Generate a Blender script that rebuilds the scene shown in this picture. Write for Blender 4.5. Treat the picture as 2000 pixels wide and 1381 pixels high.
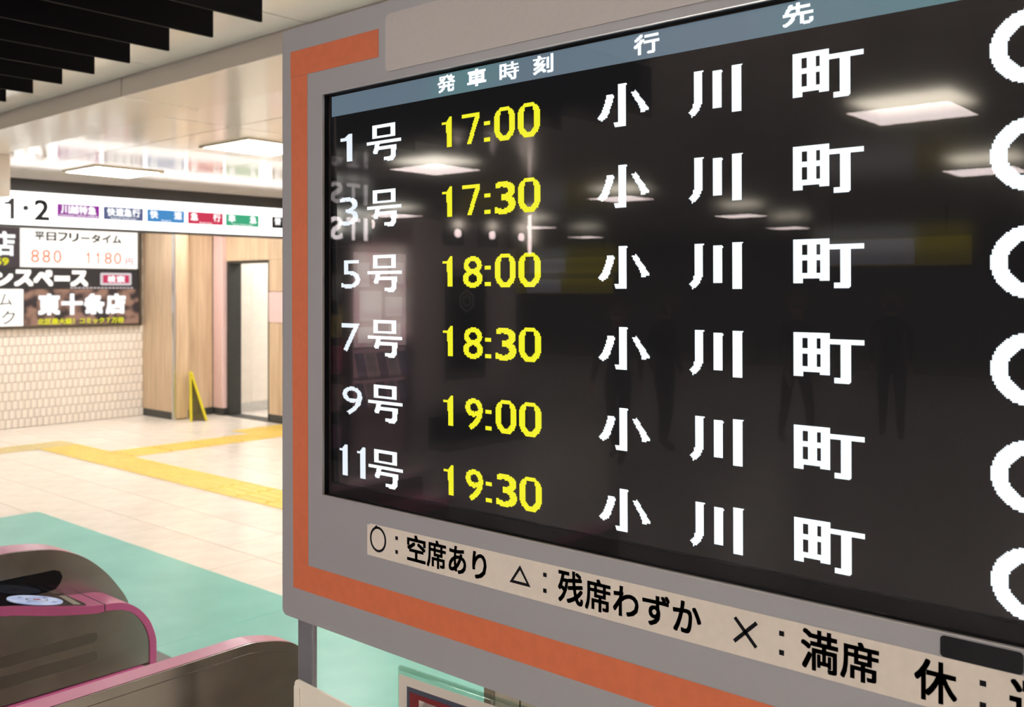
import bpy, math, random
import numpy as np
random.seed(7)
PI = math.pi
sc = bpy.context.scene
for o in list(bpy.data.objects):
    bpy.data.objects.remove(o)
COL = sc.collection

# ------------------------------------------------------------------ camera, world, exposure
F = 1894.0                                    # focal length in pixels of a 2000-pixel-wide frame
HEAD = math.atan(2175 / F)                    # heading of the lens, clockwise from +Y
EYE = 1.68
cam_data = bpy.data.cameras.new('camera')
cam_data.sensor_width = 36.0
cam_data.lens = F / 2000 * 36.0
cam_data.shift_y = -0.06125
cam_data.clip_start = 0.05
cam_data.clip_end = 100
cam_data.dof.use_dof = True
cam_data.dof.focus_distance = 1.42
cam_data.dof.aperture_fstop = 8.5
cam = bpy.data.objects.new('camera', cam_data)
cam.location = (0, 0, EYE)
cam.rotation_euler = (PI / 2, 0, -HEAD)
COL.objects.link(cam)
sc.camera = cam
world = bpy.data.worlds.new('world')
sc.world = world
world.use_nodes = True
world.node_tree.nodes['Background'].inputs[0].default_value = (0.8, 0.85, 1, 1)
world.node_tree.nodes['Background'].inputs[1].default_value = 0.02
sc.view_settings.view_transform = 'Standard'
sc.view_settings.look = 'None'
sc.view_settings.exposure = 0.0
sc.view_settings.gamma = 1.0
sc.view_settings.use_curve_mapping = False
LAMP = 27.0                                   # radiance of the ceiling panels


# ------------------------------------------------------------------ materials
def lin(c):
    return tuple(((v / 255 + 0.055) / 1.055) ** 2.4 if v / 255 > 0.04045 else v / 255 / 12.92 for v in c)


def mat(name, rgb, rough=0.5, metal=0.0, spec=0.5, var=0.0, scale=20, bump=0.0, bscale=200, stretch=(1, 1, 1), rvar=0.0, coat=0.0, rgb2=None, per_object=0.0):
    m = bpy.data.materials.new(name)
    m.use_nodes = True
    nt = m.node_tree
    b = nt.nodes['Principled BSDF']
    b.inputs['Base Color'].default_value = (*rgb, 1)
    b.inputs['Roughness'].default_value = rough
    b.inputs['Metallic'].default_value = metal
    b.inputs['Specular IOR Level'].default_value = spec
    b.inputs['Coat Weight'].default_value = coat
    b.inputs['Coat Roughness'].default_value = 0.05
    tc = nt.nodes.new('ShaderNodeTexCoord')
    mp = nt.nodes.new('ShaderNodeMapping')
    mp.inputs['Scale'].default_value = stretch
    nt.links.new(tc.outputs['Object'], mp.inputs[0])
    if var or rgb2:
        n = nt.nodes.new('ShaderNodeTexNoise')
        n.inputs['Scale'].default_value = scale
        n.inputs['Detail'].default_value = 5
        nt.links.new(mp.outputs[0], n.inputs['Vector'])
        r = nt.nodes.new('ShaderNodeValToRGB')
        r.color_ramp.elements[0].position = 0.3
        r.color_ramp.elements[1].position = 0.7
        a = tuple(max(0, c * (1 - var)) for c in rgb)
        z = rgb2 or tuple(min(1, c * (1 + var)) for c in rgb)
        r.color_ramp.elements[0].color = (*a, 1)
        r.color_ramp.elements[1].color = (*z, 1)
        nt.links.new(n.outputs[0], r.inputs[0])
        out = r.outputs[0]
        if per_object:
            oi = nt.nodes.new('ShaderNodeObjectInfo')
            mr = nt.nodes.new('ShaderNodeMapRange')
            mr.inputs['To Min'].default_value = 1 - per_object
            mr.inputs['To Max'].default_value = 1.0
            nt.links.new(oi.outputs['Random'], mr.inputs[0])
            mx = nt.nodes.new('ShaderNodeVectorMath')
            mx.operation = 'SCALE'
            nt.links.new(out, mx.inputs[0])
            nt.links.new(mr.outputs[0], mx.inputs['Scale'])
            out = mx.outputs[0]
        nt.links.new(out, b.inputs['Base Color'])
        if rvar:
            mr = nt.nodes.new('ShaderNodeMapRange')
            mr.inputs['To Min'].default_value = max(0.02, rough - rvar)
            mr.inputs['To Max'].default_value = rough + rvar
            nt.links.new(n.outputs[0], mr.inputs[0])
            nt.links.new(mr.outputs[0], b.inputs['Roughness'])
    if bump:
        n2 = nt.nodes.new('ShaderNodeTexNoise')
        n2.inputs['Scale'].default_value = bscale
        n2.inputs['Detail'].default_value = 3
        nt.links.new(mp.outputs[0], n2.inputs['Vector'])
        bp = nt.nodes.new('ShaderNodeBump')
        bp.inputs['Strength'].default_value = bump
        bp.inputs['Distance'].default_value = 0.002
        nt.links.new(n2.outputs[0], bp.inputs['Height'])
        nt.links.new(bp.outputs[0], b.inputs['Normal'])
    return m


def emit(name, rgb, strength, base=(0.02, 0.02, 0.02), rgb2=None, scale=4, rough=0.4):
    m = bpy.data.materials.new(name)
    m.use_nodes = True
    nt = m.node_tree
    b = nt.nodes['Principled BSDF']
    b.inputs['Base Color'].default_value = (*base, 1)
    b.inputs['Roughness'].default_value = rough
    b.inputs['Specular IOR Level'].default_value = 0.2
    b.inputs['Emission Color'].default_value = (*rgb, 1)
    b.inputs['Emission Strength'].default_value = strength
    if rgb2:
        tc = nt.nodes.new('ShaderNodeTexCoord')
        n = nt.nodes.new('ShaderNodeTexNoise')
        n.inputs['Scale'].default_value = scale
        n.inputs['Detail'].default_value = 1
        r = nt.nodes.new('ShaderNodeValToRGB')
        r.color_ramp.elements[0].position = 0.4
        r.color_ramp.elements[1].position = 0.6
        r.color_ramp.elements[0].color = (*rgb, 1)
        r.color_ramp.elements[1].color = (*rgb2, 1)
        nt.links.new(tc.outputs['Object'], n.inputs['Vector'])
        nt.links.new(n.outputs[0], r.inputs[0])
        nt.links.new(r.outputs[0], b.inputs['Emission Color'])
    return m


def pane_mat(name, rough=0.0, tint=(0.97, 0.98, 0.98), ior=1.5, refl=(1, 1, 1), coat=1.0):
    m = bpy.data.materials.new(name)
    m.use_nodes = True
    nt = m.node_tree
    nt.nodes.clear()
    out = nt.nodes.new('ShaderNodeOutputMaterial')
    mix = nt.nodes.new('ShaderNodeMixShader')
    tr = nt.nodes.new('ShaderNodeBsdfTransparent')
    tr.inputs[0].default_value = (*tint, 1)
    gl = nt.nodes.new('ShaderNodeBsdfGlossy')
    gl.inputs['Roughness'].default_value = rough
    gl.inputs['Color'].default_value = (*refl, 1)
    fr = nt.nodes.new('ShaderNodeFresnel')
    ge = nt.nodes.new('ShaderNodeNewGeometry')
    mr = nt.nodes.new('ShaderNodeMapRange')          # index of refraction seen from either side
    mr.inputs['To Min'].default_value = ior
    mr.inputs['To Max'].default_value = 1 / ior
    nt.links.new(ge.outputs['Backfacing'], mr.inputs[0])
    nt.links.new(mr.outputs[0], fr.inputs[0])
    mu = nt.nodes.new('ShaderNodeMath')
    mu.operation = 'MULTIPLY'
    mu.inputs[1].default_value = coat
    nt.links.new(fr.outputs[0], mu.inputs[0])
    nt.links.new(mu.outputs[0], mix.inputs[0])
    nt.links.new(tr.outputs[0], mix.inputs[1])
    nt.links.new(gl.outputs[0], mix.inputs[2])
    nt.links.new(mix.outputs[0], out.inputs[0])
    return m


M = {}
M['floor'] = mat('floor_stone', (0.80, 0.74, 0.66), 0.22, var=0.05, scale=6, rvar=0.05, per_object=0.07)
M['grout'] = mat('floor_grout', (0.55, 0.50, 0.44), 0.6, var=0.05)
M['dark_floor'] = mat('concourse_stone', (0.40, 0.375, 0.375), 0.3, var=0.08, scale=5)
M['mat'] = mat('turquoise_vinyl', (0.125, 0.46, 0.405), 0.30, spec=0.45, var=0.07, scale=3, rgb2=(0.165, 0.51, 0.445), bump=0.06, bscale=5)
M['yellow'] = mat('tactile_yellow', (0.70, 0.51, 0.10), 0.42, var=0.08, scale=8, per_object=0.06)
M['pale_yellow'] = mat('worn_tactile_yellow', (0.60, 0.49, 0.22), 0.42, var=0.08, scale=8, per_object=0.06)
M['ceil'] = mat('glossy_ceiling_panel', (0.86, 0.83, 0.80), 0.10, spec=0.6, var=0.02, scale=2)
M['ceil_gap'] = mat('ceiling_joint', (0.10, 0.09, 0.08), 0.7, spec=0.1)
M['beam'] = mat('beige_enamel', (0.85, 0.79, 0.735), 0.13, spec=0.6, var=0.02, scale=2)
M['black_slat'] = mat('black_louvre', (0.004, 0.004, 0.0055), 0.7, spec=0.12, var=0.1)
M['lamp'] = emit('lamp_diffuser', (1.0, 0.955, 0.915), LAMP, base=(0.8, 0.8, 0.8))
M['lamp_frame'] = mat('lamp_frame', (0.55, 0.48, 0.36), 0.4)
M['tile'] = mat('glazed_tile', (0.86, 0.79, 0.70), 0.2, var=0.03, scale=10, per_object=0.05)
M['tile_low'] = mat('shaded_tile_groove', (0.69, 0.63, 0.555), 0.3, var=0.03, scale=10)  # shade of the groove put into a darker copy of the glaze
M['tile_gap'] = mat('tile_joint', (0.36, 0.31, 0.26), 0.55, var=0.08, scale=30)
M['wood'] = mat('oak_panel', (0.57, 0.405, 0.265), 0.45, var=0.08, scale=5, stretch=(5, 5, 0.3), rgb2=(0.70, 0.535, 0.36))
M['skirting'] = mat('charcoal_skirting', (0.05, 0.052, 0.05), 0.5, var=0.1)
M['pink_panel'] = mat('pale_pink_laminate', (0.78, 0.56, 0.54), 0.4, var=0.02)
M['black_frame'] = mat('black_door_frame', (0.025, 0.027, 0.024), 0.4, var=0.1)
M['steel_trim'] = mat('brushed_trim', (0.6, 0.6, 0.6), 0.3, metal=0.9, var=0.05)
M['white_wall'] = mat('white_plaster', (0.80, 0.77, 0.72), 0.6, var=0.02)
M['dark_wall'] = mat('dark_plaster', (0.16, 0.145, 0.15), 0.6, var=0.1, scale=2)
M['mid_wall'] = mat('grey_stone_cladding', (0.62, 0.55, 0.56), 0.35, var=0.1, scale=3)
M['board'] = mat('silver_powder_coat', (0.40, 0.40, 0.42), 0.42, metal=0.25, var=0.05, scale=900, bump=0.25, bscale=1500)
M['post'] = mat('grey_steel_post', (0.26, 0.265, 0.30), 0.35, metal=0.5, var=0.06, scale=40)
M['plate'] = mat('pale_grey_sheet', (0.52, 0.49, 0.475), 0.5, var=0.03, scale=300)
M['orange'] = mat('orange_tape', (0.66, 0.165, 0.07), 0.5, var=0.05, scale=60)
M['legend'] = mat('cream_label', (0.74, 0.665, 0.58), 0.55, var=0.03, scale=80)
M['ink'] = mat('black_print', (0.010, 0.010, 0.012), 0.6, spec=0.06)
M['bezel'] = mat('black_bezel', (0.008, 0.008, 0.009), 0.4, spec=0.12)
M['edge'] = mat('bare_aluminium_edge', (0.62, 0.60, 0.58), 0.35, metal=0.6)
M['lcd'] = emit('lcd_backlight_leak', (0.93, 0.9, 0.97), 0.0065, base=(0.006, 0.006, 0.007), rough=0.062)
M['lcd'].node_tree.nodes['Principled BSDF'].inputs['Specular IOR Level'].default_value = 0.52
M['lcd'].node_tree.nodes['Principled BSDF'].inputs['Specular Tint'].default_value = (1.0, 0.91, 0.76, 1)
M['pane'] = pane_mat('screen_glass', 0.004, refl=(1.0, 0.88, 0.90), coat=0.58)
M['acrylic'] = pane_mat('clear_acrylic', 0.05, (0.80, 0.86, 0.83))
M['led_white'] = emit('lit_white_text', (0.88, 0.95, 1.0), 1.25)
M['led_pale'] = emit('lit_pale_text', (0.84, 0.91, 1.0), 1.05)
M['led_yellow'] = emit('lit_yellow_text', (0.93, 0.90, 0.012), 1.0)
M['led_band'] = emit('lit_header_band', (0.115, 0.165, 0.215), 1.0, rgb2=(0.095, 0.21, 0.225), scale=3.2)
M['steel'] = mat('brushed_stainless', (0.34, 0.315, 0.295), 0.24, metal=1.0, var=0.10, scale=9, stretch=(1, 1, 2), rvar=0.06)
M['magenta'] = mat('magenta_plastic', (0.50, 0.105, 0.26), 0.3, var=0.04, scale=12)
M['pink'] = mat('dusty_pink_plastic', (0.58, 0.20, 0.345), 0.28, var=0.05, scale=12)
M['gloss_black'] = mat('gloss_black_window', (0.006, 0.006, 0.008), 0.06, spec=0.3)
M['groove'] = mat('recessed_steel', (0.24, 0.22, 0.205), 0.3, metal=1.0)
M['disc'] = emit('lit_reader_disc', (0.30, 0.42, 0.75), 0.55, base=(0.35, 0.38, 0.45), rgb2=(0.62, 0.70, 0.95), scale=22)
M['disc_ring'] = mat('grey_reader_ring', (0.35, 0.35, 0.42), 0.3)
M['disc_mark'] = mat('red_reader_mark', (0.45, 0.05, 0.12), 0.4)
M['disc_blue'] = mat('blue_reader_mark', (0.12, 0.18, 0.42), 0.4)
M['card_label'] = mat('beige_reader_label', (0.35, 0.33, 0.27), 0.5)
M['cream'] = mat('cream_panel', (0.86, 0.80, 0.69), 0.45, var=0.03, scale=10)
M['poster_red'] = mat('dark_red_print', (0.19, 0.010, 0.018), 0.45)
M['poster_navy'] = mat('navy_print', (0.055, 0.065, 0.10), 0.45)
M['poster_white'] = mat('off_white_paper', (0.66, 0.60, 0.53), 0.55)
M['rubber'] = mat('dark_rubber', (0.03, 0.03, 0.03), 0.6)
M['threshold'] = mat('grey_threshold', (0.13, 0.13, 0.13), 0.5)
M['brown_steel'] = mat('bronze_tinted_steel', (0.30, 0.25, 0.21), 0.38, metal=0.5, var=0.1, scale=10)
M['sign_white'] = emit('lit_sign_white', (1.0, 1.0, 1.02), 1.55, base=(0.8, 0.8, 0.8))
M['sign_dark'] = mat('charcoal_sign_case', (0.030, 0.033, 0.038), 0.45)
for n_, c_ in dict(purple=(142, 20, 150), slate=(78, 92, 135), blue=(45, 135, 200), red=(205, 25, 75), green=(45, 170, 125), black=(20, 20, 22)).items():
    M['lit_' + n_] = emit('lit_sign_' + n_, lin(c_), 1.0)
M['lit_glyph'] = emit('lit_sign_lettering', (1, 1, 1), 1.2)
M['lit_cream'] = emit('lit_advert_cream', (1.0, 0.96, 0.89), 1.0, base=(0.3, 0.3, 0.3))
M['lit_dark'] = emit('lit_advert_dark', (0.016, 0.014, 0.016), 1.0)
M['lit_maroon'] = emit('lit_advert_maroon', (0.045, 0.028, 0.035), 1.0)
M['lit_photo'] = emit('lit_advert_photo', (0.03, 0.018, 0.02), 1.0, rgb2=(0.36, 0.19, 0.13), scale=7)
M['lit_orange'] = emit('lit_advert_orange', (0.86, 0.20, 0.09), 1.0)
M['lit_crimson'] = emit('lit_advert_crimson', (0.60, 0.02, 0.10), 1.0)
M['lit_yellow'] = emit('lit_advert_yellow', (0.80, 0.76, 0.03), 1.0)
M['lit_pinkish'] = emit('lit_advert_pinkish', (0.72, 0.62, 0.64), 1.0)
M['advert_frame'] = mat('bronze_advert_frame', (0.06, 0.045, 0.028), 0.4)
M['sign_yellow'] = mat('yellow_sign_plastic', (0.72, 0.62, 0.02), 0.35)
M['sign_shade'] = mat('olive_sign_shade', (0.10, 0.085, 0.02), 0.6, var=.3, scale=12)


# ------------------------------------------------------------------ geometry helpers
class MB:
    def __init__(self):
        self.v, self.f, self.mi = [], [], []

    def box(self, x0, x1, y0, y1, z0, z1, mi=0):
        n = len(self.v)
        self.v += [(x0, y0, z0), (x1, y0, z0), (x1, y1, z0), (x0, y1, z0), (x0, y0, z1), (x1, y0, z1), (x1, y1, z1), (x0, y1, z1)]
        for q in ((0, 3, 2, 1), (4, 5, 6, 7), (0, 1, 5, 4), (1, 2, 6, 5), (2, 3, 7, 6), (3, 0, 4, 7)):
            self.f.append(tuple(n + i for i in q))
            self.mi.append(mi)
        return self

    def quad(self, *p, mi=0):
        n = len(self.v)
        self.v += list(p)
        self.f.append(tuple(range(n, n + len(p))))
        self.mi.append(mi)
        return self

    def prism(self, poly, fn, a, b, mi=0):
        """poly: 2-D outline; fn(u, v, w) -> 3-D point; extruded from w=a to w=b"""
        n, k = len(self.v), len(poly)
        self.v += [fn(u, v, a) for u, v in poly] + [fn(u, v, b) for u, v in poly]
        self.f.append(tuple(n + i for i in range(k)))
        self.f.append(tuple(n + k + i for i in reversed(range(k))))
        self.mi += [mi, mi]
        for i in range(k):
            j = (i + 1) % k
            self.f.append((n + i, n + k + i, n + k + j, n + j))
            self.mi.append(mi)
        return self

    def cyl(self, p, r, h, axis=2, seg=20, r2=None, mi=0):
        r2 = r if r2 is None else r2
        n = len(self.v)
        for rr, hh in ((r, 0), (r2, h)):
            for i in range(seg):
                a = 2 * PI * i / seg
                q = [rr * math.cos(a), rr * math.sin(a)]
                q.insert(axis, hh)
                self.v.append(tuple(p[t] + q[t] for t in range(3)))
        self.f.append(tuple(n + i for i in reversed(range(seg))))
        self.f.append(tuple(n + seg + i for i in range(seg)))
        self.mi += [mi, mi]
        for i in range(seg):
            j = (i + 1) % seg
            self.f.append((n + i, n + j, n + seg + j, n + seg + i))
            self.mi.append(mi)
        return self

    def mesh(self, name, *mats):
        me = bpy.data.meshes.new(name)
        me.from_pydata(self.v, [], self.f)
        for m in mats:
            me.materials.append(m)
        if len(mats) > 1:
            me.polygons.foreach_set('material_index', self.mi)
        me.update()
        return me

    def build(self, name, mats, parent=None, bevel=0.0, loc=None, smooth=False, seg=2):
        mats = mats if isinstance(mats, (list, tuple)) else [mats]
        me = self.mesh(name, *mats)
        return link(name, me, parent, bevel, loc, smooth, seg)


def link(name, me, parent=None, bevel=0.0, loc=None, smooth=False, seg=2):
    o = bpy.data.objects.new(name, me)
    COL.objects.link(o)
    if parent is not None:
        o.parent = parent
    if loc:
        o.location = loc
    if smooth:
        me.polygons.foreach_set('use_smooth', [True] * len(me.polygons))
    if bevel:
        b = o.modifiers.new('bevel', 'BEVEL')
        b.width = bevel
        b.segments = seg
        b.limit_method = 'ANGLE'
        b.angle_limit = math.radians(35)
        b.harden_normals = False
    return o


def tag(o, label=None, cat=None, group=None, kind=None):
    if label:
        o['label'] = label
    if cat:
        o['category'] = cat
    if group:
        o['group'] = group
    if kind:
        o['kind'] = kind
    return o


def empty(name, loc=(0, 0, 0), rz=0.0):
    o = bpy.data.objects.new(name, None)
    o.location = loc
    o.rotation_euler = (0, 0, rz)
    o.empty_display_size = 0.1
    COL.objects.link(o)
    return o


def struct(o):
    o['kind'] = 'structure'
    return o


def arc(cx, cy, r, a0, a1, n=6):
    return [(cx + r * math.cos(math.radians(a0 + (a1 - a0) * i / n)), cy + r * math.sin(math.radians(a0 + (a1 - a0) * i / n))) for i in range(n + 1)]


def rrect(x0, x1, y0, y1, r, n=5):
    return arc(x1 - r, y1 - r, r, 0, 90, n) + arc(x0 + r, y1 - r, r, 90, 180, n) + arc(x0 + r, y0 + r, r, 180, 270, n) + arc(x1 - r, y0 + r, r, 270, 360, n)


# ------------------------------------------------------------------ lettering
_G = {}


def glyph(s, res=3):
    """triangles of a piece of text in the built-in typeface (points as an array, index triples), cached"""
    k = s
    if k not in _G:
        c = bpy.data.curves.new('glyph', 'FONT')
        c.body = s
        c.size = 1
        c.resolution_u = res
        o = bpy.data.objects.new('glyph', c)
        COL.objects.link(o)
        ev = o.evaluated_get(bpy.context.evaluated_depsgraph_get())
        me = ev.to_mesh()
        me.calc_loop_triangles()
        p = np.array([v.co[:2] for v in me.vertices])
        t = np.array([x.vertices[:] for x in me.loop_triangles])
        ev.to_mesh_clear()
        bpy.data.objects.remove(o)
        bpy.data.curves.remove(c)
        _G[k] = (p, t)
    return _G[k]


def glyph_in(s, u0, u1, v0, v1, offset=0.0):
    """glyph stretched so that its ink fills the box, thickened by displaced copies; returns points and triangles"""
    p, t = glyph(s)
    if offset > 0:
        d = offset
        ps, ts = [], []
        for k, (dx, dy) in enumerate(((-d, -d), (d, -d), (d, d), (-d, d), (0, d), (0, -d), (d, 0), (-d, 0))):
            ps.append(p + np.array([dx, dy]))
            ts.append(t + k * len(p))
        p, t = np.concatenate(ps), np.concatenate(ts)
    lo, hi = p.min(0), p.max(0)
    q = (p - lo) / (hi - lo)
    return np.stack([u0 + q[:, 0] * (u1 - u0), v0 + q[:, 1] * (v1 - v0)], 1), t


def letters(items, fn, name, m, parent):
    """items: list of (points2d, tris); fn(u, v) -> 3-D; one flat printed piece"""
    b = MB()
    for p, t in items:
        n = len(b.v)
        b.v += [fn(u, v) for u, v in p]
        b.f += [tuple(n + int(i) for i in q) for q in t]
        b.mi += [0] * len(t)
    return b.build(name, m, parent)


def poly_item(poly):
    return np.array(poly, float), [tuple(range(len(poly)))]


def raster(polys, g, holes=()):
    """fill outlines / triangles on a square grid of pitch g (mm), then merge the lit cells into rectangles"""
    allp = np.concatenate([np.array(p, float) for p in polys])
    lo, hi = allp.min(0), allp.max(0)
    nx = max(1, int(round((hi[0] - lo[0]) / g)))
    ny = max(1, int(round((hi[1] - lo[1]) / g)))
    gx, gy = (hi[0] - lo[0]) / nx, (hi[1] - lo[1]) / ny
    X, Y = np.meshgrid(lo[0] + (np.arange(nx) + .5) * gx, lo[1] + (np.arange(ny) + .5) * gy)

    def inside(poly):
        r = np.zeros(X.shape, bool)
        k = len(poly)
        for i in range(k):
            x1, y1 = poly[i]
            x2, y2 = poly[(i + 1) % k]
            if y1 == y2:
                continue
            c = ((y1 > Y) != (y2 > Y)) & (X < (x2 - x1) * (Y - y1) / (y2 - y1) + x1)
            r ^= c
        return r
    on = np.zeros(X.shape, bool)
    for p in polys:
        on |= inside(p)
    for h in holes:
        on &= ~inside(h)
    rects, open_ = [], {}
    for j in range(ny + 1):
        runs = []
        if j < ny:
            i = 0
            while i < nx:
                if on[j, i]:
                    s = i
                    while i < nx and on[j, i]:
                        i += 1
                    runs.append((s, i))
                else:
                    i += 1
        for k in list(open_):
            if k not in runs:
                rects.append((k[0], k[1], open_.pop(k), j))
        for k in runs:
            open_.setdefault(k, j)
    return [(lo[0] + a * gx, lo[0] + b * gx, lo[1] + c * gy, lo[1] + d * gy) for a, b, c, d in rects]


def glyph_polys(s, y0, y1, z0, z1, offset):
    p, t = glyph_in(s, y0, y1, z0, z1, offset)
    return [p[list(q)] for q in t]


# ------------------------------------------------------------------ room shell
X0, X1, Y0, Y1 = -18.0, 7.36, -5.0, 12.36
FX, FY = 3.56, 5.61                              # a floor joint crossing
TX, TY = 0.43, 0.405

fl = struct(MB().box(X0 - .3, 9.5, Y0 - .3, 20.3, -0.2, -0.004).build('floor', M['grout']))
b = MB()
b.box(0.0025, TX - .0025, 0.0025, TY - .0025, -0.004, 0.0)
tile_me = b.mesh('floor_tile', M['floor'])
seen = set()
for i in range(-1, 9):
    for j in range(-4, 17):
        if FY + (j + 1) * TY > Y1 + .02 or (i == 8 and j < 11):
            continue
        link('floor_tile', tile_me, fl, loc=(FX + i * TX, FY + j * TY, 0))
        seen.add((i, j))
b = MB()
for i in range(-49, 13):
    for j in range(-26, 36):
        if (i, j) in seen or FX + i * TX < X0 or FY + j * TY < Y0:
            continue
        x, y = FX + i * TX, FY + j * TY
        b.quad((x + .0025, y + .0025, 0), (x + TX - .0025, y + .0025, 0), (x + TX - .0025, y + TY - .0025, 0), (x + .0025, y + TY - .0025, 0), mi=1 if x < -1.5 else 0)
tag(b.build('floor_tile_field', [M['floor'], M['dark_floor']], fl), kind='stuff')

# ceiling: a slab over everything, hung panels below it
ce = struct(MB().box(X0 - .3, 9.5, Y0 - .3, 20.3, 2.812, 3.0).build('ceiling', M['ceil_gap']))
P = 1.205
b = MB().box(.005, P - .005, .005, P - .005, 2.80, 2.811)
pan_me = b.mesh('ceiling_panel', M['ceil'])
for i in range(-1, 3):
    for j in range(-6, 6):
        x = 3.74 + i * P
        if x < 2.9:
            link('ceiling_panel', pan_me, ce, loc=(x, 5.79 + j * P, 0)).scale = (1.0, 1, 1)
        else:
            link('ceiling_panel', pan_me, ce, loc=(x, 5.79 + j * P, 0))
near_me = MB().box(.005, P - .005, .005, P - .005, 2.80, 2.811).mesh('near_ceiling_panel', M['ceil'])
for i in range(2):
    for j in range(-5, 7):
        link('ceiling_panel', near_me, ce, loc=(2.50 - (i + 1) * P, 3.31 + j * P, 0))
b = MB()
for i in range(2, 18):
    for j in range(-7, 14):
        x, y = 2.50 - (i + 1) * P, 3.31 + j * P
        b.quad((x + .003, y + .003, 2.8), (x + .003, y + P - .003, 2.8), (x + P - .003, y + P - .003, 2.8), (x + P - .003, y + .003, 2.8))
tag(b.build('ceiling_panel_field', M['ceil'], ce), kind='stuff')

# downstand beam between the two ceilings: sections with open joints
bm_root = struct(MB().box(2.53, 2.93, Y0, Y1, 2.71, 2.81).build('trim_1', M['ceil_gap']))
for j in range(-3, 3):
    y = 4.905 + j * 3.6
    MB().box(2.50, 2.96, y + .006, y + 3.594, 2.70, 2.806).build('beam_section', M['beam'], bm_root, bevel=0.006)
struct(MB().box(2.96, 3.315, 8.37, 8.75, 2.46, 2.80).build('trim_2', M['beam'], bevel=0.006))

# louvre of black blades
lv = tag(empty('ceiling_louver', (-0.1, 5.0, 2.8)), 'black ceiling louvre of deep parallel blades hanging beside the beige beam', 'louver')
sl = MB().box(-1.935, 1.935, -0.006, 0.006, -0.25, 0.0).mesh('slat', M['black_slat'])
for k in range(26):
    link('slat', sl, lv, loc=(0, -2.325 + 0.2875 * k, 0))
MB().box(-1.93, 1.5, -2.32, 4.84, -0.012, -0.001).build('added_dark_sheet', M['black_slat'], lv)  # black sheet added above the blades to keep the gaps dark

# walls
def wall(name, x0, x1, y0, y1, z0, z1, m):
    return struct(MB().box(x0, x1, y0, y1, z0, z1).build(name, m))


wb = wall('wall_back', 1.0, 6.62, 12.372, 12.6, -0.004, 2.82, M['tile_gap'])
tl = MB().box(0, 0.045, 0, 0.012, 0, 0.1045).box(0.045, 0.0735, 0.007, 0.012, 0, 0.1045, mi=1).mesh('tile', M['tile'], M['tile_low'])
TW, TH = 0.0745, 0.1115
for r in range(11):
    off = 0.0 if r % 2 else 0.033
    for c in range(26):
        x = 6.60 - (c + 1) * TW + off
        if x + .0735 > 6.64:
            continue
        link('tile', tl, wb, loc=(x, 12.36, 0.006 + r * TH))
b = MB()
for r in range(25):
    off = 0.0 if r % 2 else 0.033
    for c in range(26 if r < 11 else 0, 75):
        x = 6.60 - (c + 1) * TW + off
        z = 0.006 + r * TH
        if x > 1.0 and z < 2.75:
            b.box(x, x + .045, 12.36, 12.372, z, z + .1045).box(x + .045, x + .0735, 12.367, 12.372, z, z + .1045, mi=1)
tag(b.build('tile_field', [M['tile'], M['tile_low']], wb), kind='stuff')
wall('wall_left', X0 - .3, X0, Y0, 20.0, -0.004, 2.82, M['dark_wall'])
wall('wall_near', X0, 9.0, Y0 - .3, Y0, -0.004, 2.82, M['mid_wall'])
wall('wall_rear', X0, 1.0, 20.0, 20.3, -0.004, 2.82, M['dark_wall'])
wall('wall_flank', 0.7, 1.0, 12.0, 20.0, -0.004, 2.82, M['dark_wall'])

# oak-clad corner block, recess, door wall
def cladding(name, pieces):
    root = None
    for k, (x0, x1, y0, y1, z0, z1, m, nm) in enumerate(pieces):
        o = MB().box(x0, x1, y0, y1, z0, z1).build(name if k == 0 else nm, m, root, bevel=0.003)
        if k == 0:
            root = struct(o)
    return root


cladding('wall_block', [(6.65, 7.1, 11.78, 12.6, 0, 2.81, M['skirting'], 'core'),
                        (6.60, 6.65, 11.60, 12.365, .10, 2.81, M['wood'], 'panel'),
                        (6.612, 6.65, 11.60, 12.365, 0, .098, M['skirting'], 'skirting'),
                        (6.592, 6.625, 11.55, 11.597, 0, 2.81, M['steel_trim'], 'corner_trim'),
                        (6.628, 6.80, 11.55, 11.60, .02, 2.81, M['wood'], 'panel'),
                        (6.65, 6.80, 11.60, 11.78, .0, 2.81, M['wood'], 'panel')])
cladding('wall_recess', [(6.82, 7.36, 11.76, 11.82, 0, 2.81, M['skirting'], 'core'),
                         (6.80, 7.268, 11.73, 11.76, .10, 2.81, M['wood'], 'panel'),
                         (6.80, 7.268, 11.738, 11.76, 0, .098, M['skirting'], 'skirting')])
cladding('wall_right', [(7.36, 7.52, -5.0, 10.52, 0, 2.81, M['white_wall'], 'core'),
                        (7.33, 7.36, 10.30, 10.515, .10, 1.27, M['wood'], 'panel'),
                        (7.326, 7.36, 8.9, 10.515, 1.275, 1.665, M['pink_panel'], 'pink_panel'),
                        (7.33, 7.36, 8.9, 10.515, 1.67, 2.075, M['wood'], 'panel'),
                        (7.33, 7.36, 8.9, 10.295, .10, 1.27, M['wood'], 'panel'),
                        (7.338, 7.36, 8.9, 10.515, 0, .098, M['skirting'], 'skirting'),
                        (7.36, 7.52, 10.52, 11.73, 2.12, 2.81, M['white_wall'], 'lintel'),
                        (7.33, 7.36, 10.52, 11.50, 2.08, 2.81, M['wood'], 'panel'),
                        (7.33, 7.36, 8.9, 10.515, 2.08, 2.81, M['wood'], 'panel'),
                        (7.33, 7.36, -5, 8.895, .0, 2.81, M['wood'], 'panel'),
                        (7.275, 7.36, 11.50, 11.725, .10, 2.81, M['pink_panel'], 'pink_panel'),
                        (7.285, 7.36, 11.505, 11.72, 0, .098, M['skirting'], 'skirting')])
dr = struct(MB().box(7.34, 7.53, 11.44, 11.495, 0, 2.075).build('door_1', M['black_frame'], bevel=0.003))
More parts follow.
